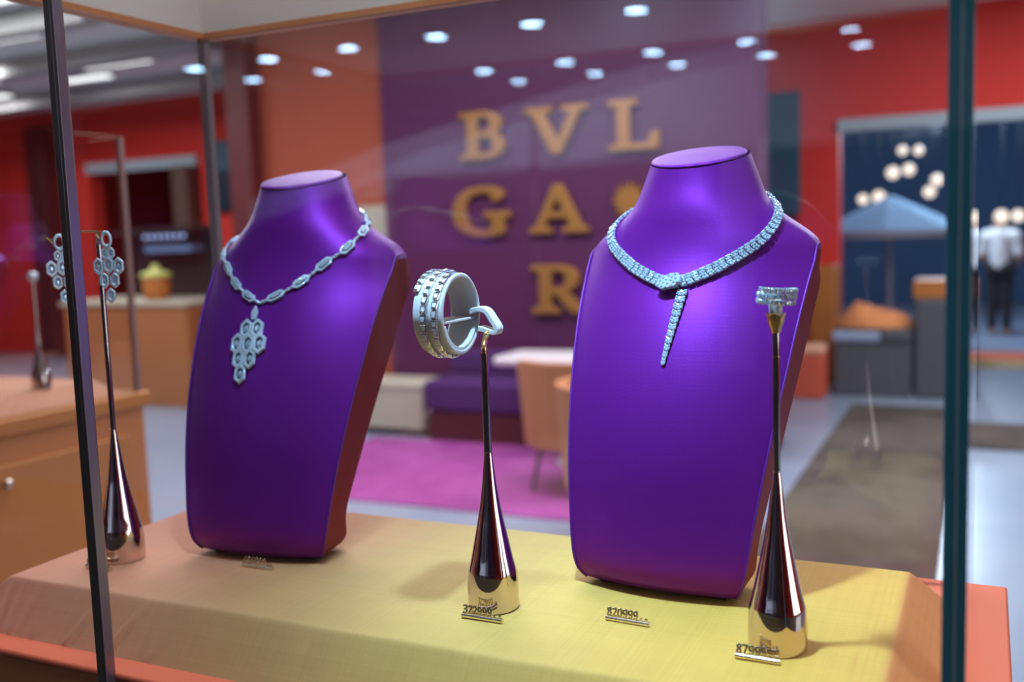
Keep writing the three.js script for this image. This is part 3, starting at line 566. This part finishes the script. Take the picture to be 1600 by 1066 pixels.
{ // earrings on their bar
  part('cross_bar', tube([V(-.058, .3085, .003), V(-.044, .3135, .003), V(-.02, .3150, .001), V(0, .3140, 0), V(.013, .3125, 0)], .0009, 40, 8), M.gold, earStand, 'thin gold wire bar');
  part('rod_tip', creasedLathe([[0, .302], [.0026, .302], [.0014, .313], [0, .3135]], 24), M.darkChrome, earStand);
  const hexo = [[0, .0088], [-.0050, .0046], [-.0050, -.0046], [0, -.0088], [.0050, -.0046], [.0050, .0046]], hs = new THREE.Shape(hexo.map(([x, y]) => new THREE.Vector2(x, y)));
  hs.holes.push(new THREE.Path(hexo.map(([x, y]) => new THREE.Vector2(x * .55, y * .6))));
  const cell = new THREE.ExtrudeGeometry(hs, { depth: .002, bevelEnabled: true, bevelSize: .0008, bevelThickness: .0008, bevelOffset: -.0008, bevelSegments: 2 });
  const gem = (() => { const g = new THREE.CylinderGeometry(.0012, .0032, .0028, 6, 1).rotateX(Math.PI / 2); g.scale(.82, 1.4, 1); return creased(g, .2); })();
  const make = (label, pos, turn) => {
    const e = thing('drop_earring', label, 'earring', pos, turn, 'honeycomb drop earrings');
    part('hook', tube([V(0, -.014, -.002), V(-.004, -.006, -.001), V(-.010, .001, 0)], .0006, 20, 8), M.gold, e, 'gold ear wire');
    part('loop', new THREE.TorusGeometry(.0052, .0015, 10, 28).scale(.8, 1.25, 1).translate(.0005, -.004, .001), M.pave, e);
    for (const [x, y, s] of [[-.002, -.0165, .62], [.0045, -.0165, .62], [-.0085, -.0285, .92], [.0012, -.0275, .92], [.0109, -.0285, .92], [-.0038, -.0415, .84], [.0062, -.0415, .84], [.0016, -.0555, .8]]) { const c = part('hexagon_cell', cell, M.pave, e); c.position.set(x, y, .001); c.scale.setScalar(s); part('gem', gem, M.stone, c).position.z = .0016; }
    return e;
  };
  make('honeycomb diamond drop earring hanging beside the stand rod', [-.749 + .0165, TOP + .3105, -.682 + .006], R(20));
  make('honeycomb diamond drop earring hanging half behind the steel strip', [-.749 - .046, TOP + .3095, -.682 + .006], R(65));
}
// ------------------------------------------------------------------ price bars
const sansBold = await new FontLoader().loadAsync('fonts/droid/droid_sans_bold.typeface.json');
const serifFont = await new FontLoader().loadAsync('fonts/droid/droid_serif_regular.typeface.json');
const digitGeo = {};
function digit(ch) {
  if (!digitGeo[ch]) { const g = new TextGeometry(ch, { font: sansBold, size: .0068, depth: .0011, curveSegments: 5, bevelEnabled: true, bevelThickness: .0002, bevelSize: .00012, bevelSegments: 1 }); g.computeBoundingBox(); g.translate(-(g.boundingBox.min.x + g.boundingBox.max.x) / 2, 0, 0); digitGeo[ch] = g; }
  return digitGeo[ch];
}
const barGeo = new THREE.CapsuleGeometry(.0019, .0001, 4, 12), bars = {};
function priceBar(text, label, pos, turn) {
  const t = thing('price_tag', label, 'price tag', pos, turn, 'little metal price bars'), n = text.length + .2, L = n * .0043;
  bars[n] ??= creased(new THREE.CylinderGeometry(.0020, .0020, L, 20).rotateZ(Math.PI / 2), .5);
  part('bar', bars[n], M.tagGold, t).position.y = .0020;
  for (let k = 1; k < text.length - 1; k += 2) part('groove', new THREE.TorusGeometry(.00202, .00012, 6, 20).rotateY(Math.PI / 2), M.darkChrome, t).position.set(-L / 2 + k * .0043 + .0042, .0020, 0);
  [...text].forEach((ch, k) => { const m = part('digit', digit(ch), M.tagGold, t); m.position.set(-L / 2 + (k + .6) * .0043, .0036 + (ch === ',' ? .001 : ch === '-' ? -.001 : 0), -.0008); m.rotation.x = R(-10); m.scale.x = .86; });
}
priceBar('322999,-', 'metal price bar reading 322999 before the bracelet stand', [-.351, TOP, -.6645], R(0));
priceBar('820999,-', 'metal price bar reading 820999 before the right bust', [-.2435, TOP, -.698], R(-3));
priceBar('87999,-', 'metal price bar reading 87999 before the ring stand', [-.1385, TOP, -.6655], R(-1));
priceBar('495999,-', 'small blurred price bar under the left bust', [-.6025, TOP, -.7025], R(0));
priceBar('69999,-', 'small blurred price bar before the earring stand', [-.7455, TOP, -.649], R(0));

// ------------------------------------------------------------------ gold letters on the purple wall
function wallLetter(ch, x0, x1, y0, y1, label) {
  const g = new TextGeometry(ch, { font: serifFont, size: .3, depth: .035, curveSegments: 8, bevelEnabled: true, bevelThickness: .006, bevelSize: .011, bevelSegments: 2 });
  g.computeBoundingBox(); const b = g.boundingBox; g.translate(-b.min.x, -b.min.y, 0); g.scale((x1 - x0) / (b.max.x - b.min.x), (y1 - y0) / (b.max.y - b.min.y), 1);
  solo('wall_letter', g, M.wallGold, label, 'letter', [x0, y0, -6.088], 0, 'gold letters on the purple wall');
}
wallLetter('B', -3.228, -2.895, 1.842, 2.160, 'gold capital letter B on the purple wall');
wallLetter('V', -2.745, -2.306, 1.845, 2.150, 'gold capital letter V on the purple wall');
wallLetter('L', -2.163, -1.835, 1.835, 2.150, 'gold capital letter L on the purple wall');
wallLetter('G', -3.305, -2.870, 1.325, 1.665, 'gold capital letter G on the purple wall');
wallLetter('A', -2.735, -2.315, 1.335, 1.650, 'gold capital letter A on the purple wall');
wallLetter('R', -2.733, -2.335, 0.805, 1.130, 'gold capital letter R on the purple wall');
{
  const s = new THREE.Shape(); const n = 16; for (let k = 0; k < 2 * n; k++) { const a = k / n * Math.PI, r = k & 1 ? .075 : k % 4 ? .118 : .128; k ? s.lineTo(r * Math.cos(a), r * Math.sin(a)) : s.moveTo(r, 0); }
  solo('sun_emblem', new THREE.ExtrudeGeometry(s, { depth: .03, bevelEnabled: true, bevelSize: .004, bevelThickness: .005, bevelSegments: 1 }), M.wallGold, 'gold eight pointed sun emblem on the purple wall beside the A', 'emblem', [-2.035, 1.521, -6.088]);
}
// ------------------------------------------------------------------ bench, table, chairs behind the case
{
  const b = thing('bench', 'long dark purple upholstered bench on a maroon base', 'bench', [-2.2, 0, -5.86]);
  part('base', box(-1.12, 0, -.20, 1.1, .20, .235, .01), M.couchBase, b, 'maroon base');
  part('seat', box(-1.14, .20, -.22, 1.12, .40, .25, .03), M.couch, b);
  part('backrest', box(-1.14, .40, -.235, 1.12, .56, -.12, .03), M.couch, b);
}
{
  const c = thing('low_cabinet', 'low beige cabinet beside the purple bench', 'cabinet', [-3.70, 0, -5.85]);
  part('body', box(-.32, .05, -.2, .30, .33, .15, .006), M.beige, c); part('worktop', box(-.33, .33, -.21, .31, .36, .16, .004), std(lin(.58, .52, .42), .5), c); part('plinth', box(-.30, 0, -.18, .28, .05, .12), M.couchBase, c);
}
{
  const t = thing('side_table', 'white rounded table beyond the tan chair', 'table', [-2.05, .010, -5.32]);
  part('top', new RoundedBoxGeometry(1.06, .055, .39, 4, .026).translate(0, .60, 0), M.tableTop, t); part('column', creasedLathe([[0, .01], [.04, .01], [.04, .575], [0, .575]], 24), M.frameGrey, t); part('base', creasedLathe([[0, 0], [.2, 0], [.2, .012], [.05, .02], [0, .02]], 32), M.frameGrey, t);
}
const shell = (() => { // barrel back: high behind, sloping down into the arms
  const pos = [], idx = [], NA = 48, NH = 8, a0 = R(-112), a1 = R(112), T = .05;
  const P = (k, v, rr) => { const a = lerp(a0, a1, k / NA), h = lerp(.46, .69, smooth(R(95), R(45), Math.abs(a))), y = lerp(.25, h, v), r = rr + .03 * v; return [r * Math.sin(a), y, r * Math.cos(a) * 1.02]; };
  const ringN = 2 * (NH + 1);
  for (let k = 0; k <= NA; k++) { for (let v = 0; v <= NH; v++) pos.push(...P(k, v / NH, .29)); for (let v = NH; v >= 0; v--) pos.push(...P(k, v / NH, .29 - T)); }
  for (let k = 0; k < NA; k++) for (let q = 0; q < ringN; q++) { const a = k * ringN + q, b = k * ringN + (q + 1) % ringN, c = a + ringN, d = b + ringN; idx.push(a, c, b, b, c, d); }
  for (const k of [0, NA]) for (let v = 0; v < NH; v++) { const a = k * ringN + v, b = a + 1, c = k * ringN + ringN - 1 - v, d = c - 1; k ? idx.push(a, c, b, b, c, d) : idx.push(a, b, c, b, d, c); }
  const g = new THREE.BufferGeometry(); g.setAttribute('position', new THREE.Float32BufferAttribute(pos, 3)); g.setIndex(idx); return creased(g.toNonIndexed(), .9);
})();
function tanChair(label, x, z, turn) {
  const c = thing('barrel_chair', label, 'chair', [x, 0.012, z], turn, 'tan leather barrel chairs');
  part('backrest', shell, M.tan, c); part('seat', creasedLathe([[0, .28], [.235, .28], [.245, .30], [.245, .38], [.22, .41], [0, .415]], 40), M.tan, c); part('seat_base', creasedLathe([[0, .24], [.26, .24], [.27, .27], [0, .28]], 40), M.tan, c);
  for (const [sx, sz] of [[-1, -1], [1, -1], [-1, 1], [1, 1]]) part('leg', tube([V(sx * .15, .25, sz * .15), V(sx * .175, .12, sz * .175), V(sx * .19, 0.005, sz * .19)], .011, 8, 8), M.dark, c);
  return c;
}
tanChair('tan leather barrel chair seen from behind before the white table', -1.90, -4.78, R(-4));
tanChair('nearer tan leather barrel chair mostly hidden by the right bust', -1.36, -4.02, R(-60));

// ------------------------------------------------------------------ neighbouring display case at left
{
  const c = thing('display_cabinet', 'oak and orange drawer cabinet of the neighbouring display at left', 'cabinet', [0, 0, 0]);
  part('body', box(-2.62, 0, -1.72, -1.785, .975, -.72, .004), M.leather, c);
  part('worktop', box(-2.64, .975, -1.735, -1.775, DECK, -.70, .006), M.oak, c, 'oak worktop with light edge');
  for (const [y0, y1] of [[.62, .918], [.32, .61], [.05, .31]]) { const d = part('drawer', box(-1.790, y0, -1.66, -1.776, y1, -.76, .004), M.oak, c); const k = part('knob', new THREE.SphereGeometry(.011, 16, 12).translate(-1.768, (y0 + y1) / 2 + .115 * (y1 > .9), -1.335), M.chrome, d); }
  solo('display_plinth', plinthGeo(-2.52, -1.86, -1.65, -.80, .04, .04, .035), std(lin(.60, .27, .16), .7), 'peach fabric plinth in the neighbouring case at left', 'plinth', [0, DECK, 0]);
  const g = thing('glass_case', 'blurred glass box of the neighbouring display at left', 'glass case');
  const s = pane('side_pane', -1.800, DECK, -1.71, -1.790, 1.598, -.74, g); part('ground_edge', box(-1.801, DECK, -1.722, -1.789, 1.598, -1.710), std(lin(.25, .16, .15), .4), s, 'rear corner edge');
  pane('rear_pane', -2.60, DECK, -1.722, -1.802, 1.598, -1.712, g);
  copyOf(bustR, [-2.20, DECK + .035, -1.50], R(20), 'purple bust cut by the left edge of the picture in the neighbouring case');
  const st = thing('earring_stand', 'blurred teardrop stand in the neighbouring case at left', 'jewellery stand', [-1.875, DECK + .035, -1.52]);
  part('base', baseGeo(.0032, .1265), M.darkChrome, st); part('rod', creasedLathe([[0, .1265], [.0032, .1265], [.0032, .235], [0, .235]], 20), M.darkChrome, st); part('jewel', new THREE.IcosahedronGeometry(.012, 1).translate(0, .245, 0), M.stone, st);
}
// ------------------------------------------------------------------ far left: cabinet with small display
{
  const c = thing('counter', 'brown wooden counter with pale top far behind the left stand', 'counter', [-6.55, 0, -6.54]);
  part('body', box(-.72, 0, -.36, .68, .845, .36, .01), M.wood, c); part('worktop', box(-.75, .845, -.38, .70, .885, .38, .008), M.beige, c);
  const s = thing('shop_showcase', 'small dark showcase with row of blue lamps on the counter', 'showcase', [-6.62, .885, -6.62]);
  part('back', box(-.42, 0, -.22, .50, .62, -.19), M.dark, s); part('shelf', box(-.12, .40, -.18, .42, .46, -.02), std(lin(.12, .2, .38), .5), s); part('canopy', box(-.42, .56, -.19, .50, .60, .06), M.dark, s);
  for (let k = 0; k < 7; k++) part('bulb', new THREE.SphereGeometry(.016, 12, 8).translate(-.06 + k * .072, .535, 0.02), M.bulbBlue, s);
  const b = thing('small_bust', 'small orange bust with yellow shoulders on the far counter', 'display bust', [-6.39, .885, -6.40]);
  part('body', lathe([[0, 0], [.095, 0], [.105, .05], [.115, .14], [.11, .19], [0, .2]], 32), M.leather, b); part('shoulders', lathe([[0, .30], [.03, .30], [.035, .26], [.06, .245], [.125, .225], [.13, .20], [.11, .19], [0, .188]].reverse(), 32), std(lin(.55, .55, .15), .6), b);
}
solo('dark_column', box(-8.45, 0, -8.99, -8.22, 2.24, -8.80, .01), std(lin(.10, .06, .04), .7), 'dark brown column beside the left doorway', 'column');
solo('wall_screen', box(-8.0, 1.70, -8.99, -7.5, 2.50, -8.93, .01), M.navy, 'dark screen on the red wall far left', 'screen');
solo('wall_panel', box(-7.98, 2.13, -8.925, -7.52, 2.48, -8.90, .006), M.teal, 'teal picture panel on the far left screen', 'panel');
solo('dark_column', box(-10.75, 0, -8.99, -10.45, 2.84, -8.75, .01), M.dark, 'black column seen just left of the steel strip', 'column');
solo('wall_screen', box(-1.83, 1.42, -8.99, -1.46, 2.47, -8.93, .01), M.teal, 'teal blue screen on the red wall right of the purple panel', 'screen');
solo('wall_screen', box(-1.83, .80, -8.99, -1.50, 1.41, -8.93, .01), M.navy, 'dark screen under the teal one on the red wall', 'screen');
// ------------------------------------------------------------------ right: bench, column, pouf, doorway beyond
solo('wood_column', box(-1.32, 0, -8.98, -1.13, .98, -8.55, .01), M.oak, 'orange oak post left of the grey bench', 'post');
{
  const b = thing('sofa', 'dark grey sofa with blue seat edge before the doorway', 'sofa', [-.62, 0, -8.3]);
  part('base', box(-.44, 0, -.4, .12, .42, .28, .02), M.greyFabric, b); part('seat_cushion', box(-.46, .42, -.38, -.10, .50, .30, .03), M.blueFabric, b); part('seat_cushion', box(-.10, .42, -.38, .12, .52, .30, .03), M.greyFabric, b);
  solo('grey_block', box(-.48, 0, -8.68, -.05, .74, -8.02, .03), M.greyFabric, 'dark grey block standing at the right end of the sofa', 'block');
  const t = thing('throw_blanket', 'crumpled orange throw lying on the grey sofa', 'blanket', [-.78, .5215, -8.25]);
  const g = new THREE.SphereGeometry(1, 40, 24, 0, 6.2832, 0, Math.PI / 2), p = g.attributes.position;
  for (let i = 0; i < p.count; i++) { const x = p.getX(i), y = p.getY(i), z = p.getZ(i); p.setXYZ(i, x * .30, Math.max(0, y * (.13 + .07 * Math.exp(-((x + .45) ** 2) * 9) + .02 * Math.sin(x * 11) * Math.cos(z * 9))), z * .2); }
  g.computeVertexNormals(); part('fabric', g, std(lin(.72, .26, .09), .8), t);
  const q = thing('pouf', 'red upholstered pouf with peach top left of the sofa', 'pouf', [-1.26, 0, -7.95]);
  part('body', box(-.15, 0, -.16, .15, .34, .16, .02), std(lin(.62, .10, .05), .7), q); part('cushion', box(-.15, .34, -.16, .15, .40, .16, .025), std(lin(.75, .38, .25), .7), q);
  solo('wood_crate', box(-.50, .742, -8.6, -.06, .88, -8.15, .01), M.oak, 'oak tray box on the grey block', 'box');
}
{
  const u = thing('parasol', 'pale blue parasol standing beyond the dark doorway', 'parasol', [-.90, 0, -11]);
  part('canopy', creased(new THREE.ConeGeometry(.75, .36, 8, 1, true).translate(0, 1.42, 0), .3), new THREE.MeshStandardMaterial({ color: lin(.22, .40, .62), roughness: .9, side: THREE.DoubleSide }), u);
  part('valance', new THREE.CylinderGeometry(.75, .75, .07, 8, 1, true).translate(0, 1.205, 0), new THREE.MeshStandardMaterial({ color: lin(.30, .34, .40), roughness: .9, side: THREE.DoubleSide }), u);
  part('pole', creasedLathe([[0, 0], [.02, 0], [.02, 1.598], [0, 1.598]], 16), M.frameGrey, u); part('foot', creasedLathe([[0, 0], [.2, 0], [.2, .05], [0, .06]], 24), M.dark, u);
}
for (const [k, [x, y, s]] of [[-1.10, 1.604, 1.1], [-1.27, 1.585, .9], [-.577, 1.634, 1], [-.955, 1.865, 1.1], [-.789, 1.89, 1], [-.857, 2.104, .8], [-.692, 2.093, .8], [-.50, 1.76, 1], [.14, 1.34, 1.1], [.30, 1.34, 1], [.46, 1.35, 1]].sort((a, b) => a[0] - b[0]).entries()) {
  const l = thing('globe_lamp', `warm globe lamp beyond the right doorway, ${NTH[k]} of eleven`, 'lamp', [x, y, -12], 0, 'globe lamps beyond the right doorway');
  part('bulb', new THREE.SphereGeometry(.062 * s, 16, 12), M.bulbWarm, l); part('cord', new THREE.CylinderGeometry(.004, .004, CEIL - y - .03, 6).translate(0, (CEIL - y + .03) / 2, 0), M.dark, l);
}
for (const [k, [x, y]] of [[-9.60, 1.98], [-9.42, 1.98], [-9.2, 1.9], [-8.78, 2.12], [-8.6, 2.12]].entries()) {
  const l = thing('globe_lamp', `warm globe lamp beyond the left doorway, ${NTH[k]} of five`, 'lamp', [x, y, -10.2], 0, 'globe lamps beyond the left doorway');
  part('bulb', new THREE.SphereGeometry(.06, 16, 12), M.bulbWarm, l); part('cord', new THREE.CylinderGeometry(.004, .004, CEIL - y - .03, 6).translate(0, (CEIL - y + .03) / 2, 0), M.dark, l);
}
{ const l = new THREE.PointLight(lin(.62, .80, 1.0), 14, 0, 2); l.position.set(-.4, 2.4, -12.0); l.shadow.radius = 5; l.castShadow = true; l.name = 'added_cool_glow'; scene.add(l); }  // added cool light that turns the doorway and parasol bluer
solo('floor_strip', box(-1.1, .001, -10.9, 5, .012, -10.3), std(lin(.55, .10, .03), .8), 'orange floor strip beyond the right doorway', 'floor strip');
solo('floor_strip', box(-1.1, .001, -10.28, 5, .012, -9.75), std(lin(.34, .26, .12), .8), 'beige floor strip beyond the right doorway', 'floor strip');
// ------------------------------------------------------------------ a passer-by in a white shirt beyond the doorway
{
  const who = thing('person', 'person in a white shirt and black trousers seen from behind beyond the doorway', 'person', [.14, 0, -12.5], R(165));
  const body = (bones, res, size, cy, mat, name) => {
    const mc = new MarchingCubes(res, mat, false, false, 60000), half = size / 2; mc.isolation = 0;
    for (let k = 0; k < res; k++) for (let j = 0; j < res; j++) for (let i = 0; i < res; i++) {
      const x = (i / res * 2 - 1) * half, y = (j / res * 2 - 1) * half + cy, z = (k / res * 2 - 1) * half; let acc = 0;
      for (const [a, b, ra, rb] of bones) { const dx = b[0] - a[0], dy = b[1] - a[1], dz = b[2] - a[2], t = THREE.MathUtils.clamp(((x - a[0]) * dx + (y - a[1]) * dy + (z - a[2]) * dz) / (dx * dx + dy * dy + dz * dz + 1e-9), 0, 1), d = Math.hypot(x - a[0] - t * dx, y - a[1] - t * dy, z - a[2] - t * dz) - lerp(ra, rb, t); acc += Math.exp(-d * 38); }
      mc.field[i + j * res + k * res * res] = Math.log(acc) / 38;
    }
    mc.update(); const g = new THREE.BufferGeometry(), n = mc.count; g.setAttribute('position', new THREE.Float32BufferAttribute(mc.positionArray.slice(0, n * 3), 3)); g.setAttribute('normal', new THREE.Float32BufferAttribute(mc.normalArray.slice(0, n * 3), 3)); g.scale(half, half, half); g.translate(0, cy, 0); return part(name, g, mat, who);
  };
  const k = .80, S = (p) => p.map((v) => v * k), B = (l) => l.map(([a, b, ra, rb]) => [S(a), S(b), ra * k, rb * k]);
  body(B([[[0, 1.46, 0], [0, 1.56, .01], .055, .05], [[0, 1.60, .01], [0, 1.64, .015], .085, .095], [[-.09, .92, 0], [-.10, .06, 0], .04, .03], [[.09, .92, 0], [.10, .06, 0], .04, .03], [[-.21, 1.38, 0], [-.25, 1.12, .0], .042, .036], [[-.25, 1.12, 0], [-.18, .98, .16], .034, .026], [[.21, 1.38, 0], [.25, 1.12, 0], .042, .036], [[.25, 1.12, 0], [.18, .98, .16], .034, .026], [[-.1, .05, 0], [-.11, .03, .14], .04, .035], [[.1, .05, 0], [.11, .03, .14], .04, .035], [[0, 1.46, 0], [0, .95, 0], .09, .10], [[-.18, 1.40, 0], [.18, 1.40, 0], .05, .05]]), 64, 1.7 * k, .86 * k, M.skin, 'body');
  body(B([[[0, 1.42, 0], [0, .98, 0], .125, .135], [[-.17, 1.41, 0], [.17, 1.41, 0], .068, .068], [[-.2, 1.38, 0], [-.245, 1.16, 0], .066, .06], [[.2, 1.38, 0], [.245, 1.16, 0], .066, .06]]), 56, 1.0 * k, 1.18 * k, M.shirt, 'shirt');
  body(B([[[-.06, .95, 0], [.06, .95, 0], .125, .125], [[-.085, .92, 0], [-.1, .12, 0], .09, .06], [[.085, .92, 0], [.1, .12, 0], .09, .06]]), 56, 1.3 * k, .56 * k, M.cloth, 'trousers');
  part('hair', new THREE.SphereGeometry(.108 * k, 24, 18).scale(1, 1.06, 1.05).translate(0, 1.655 * k, -.006), std(lin(.05, .025, .015), .8), who);
}
renderer.render(scene, camera);
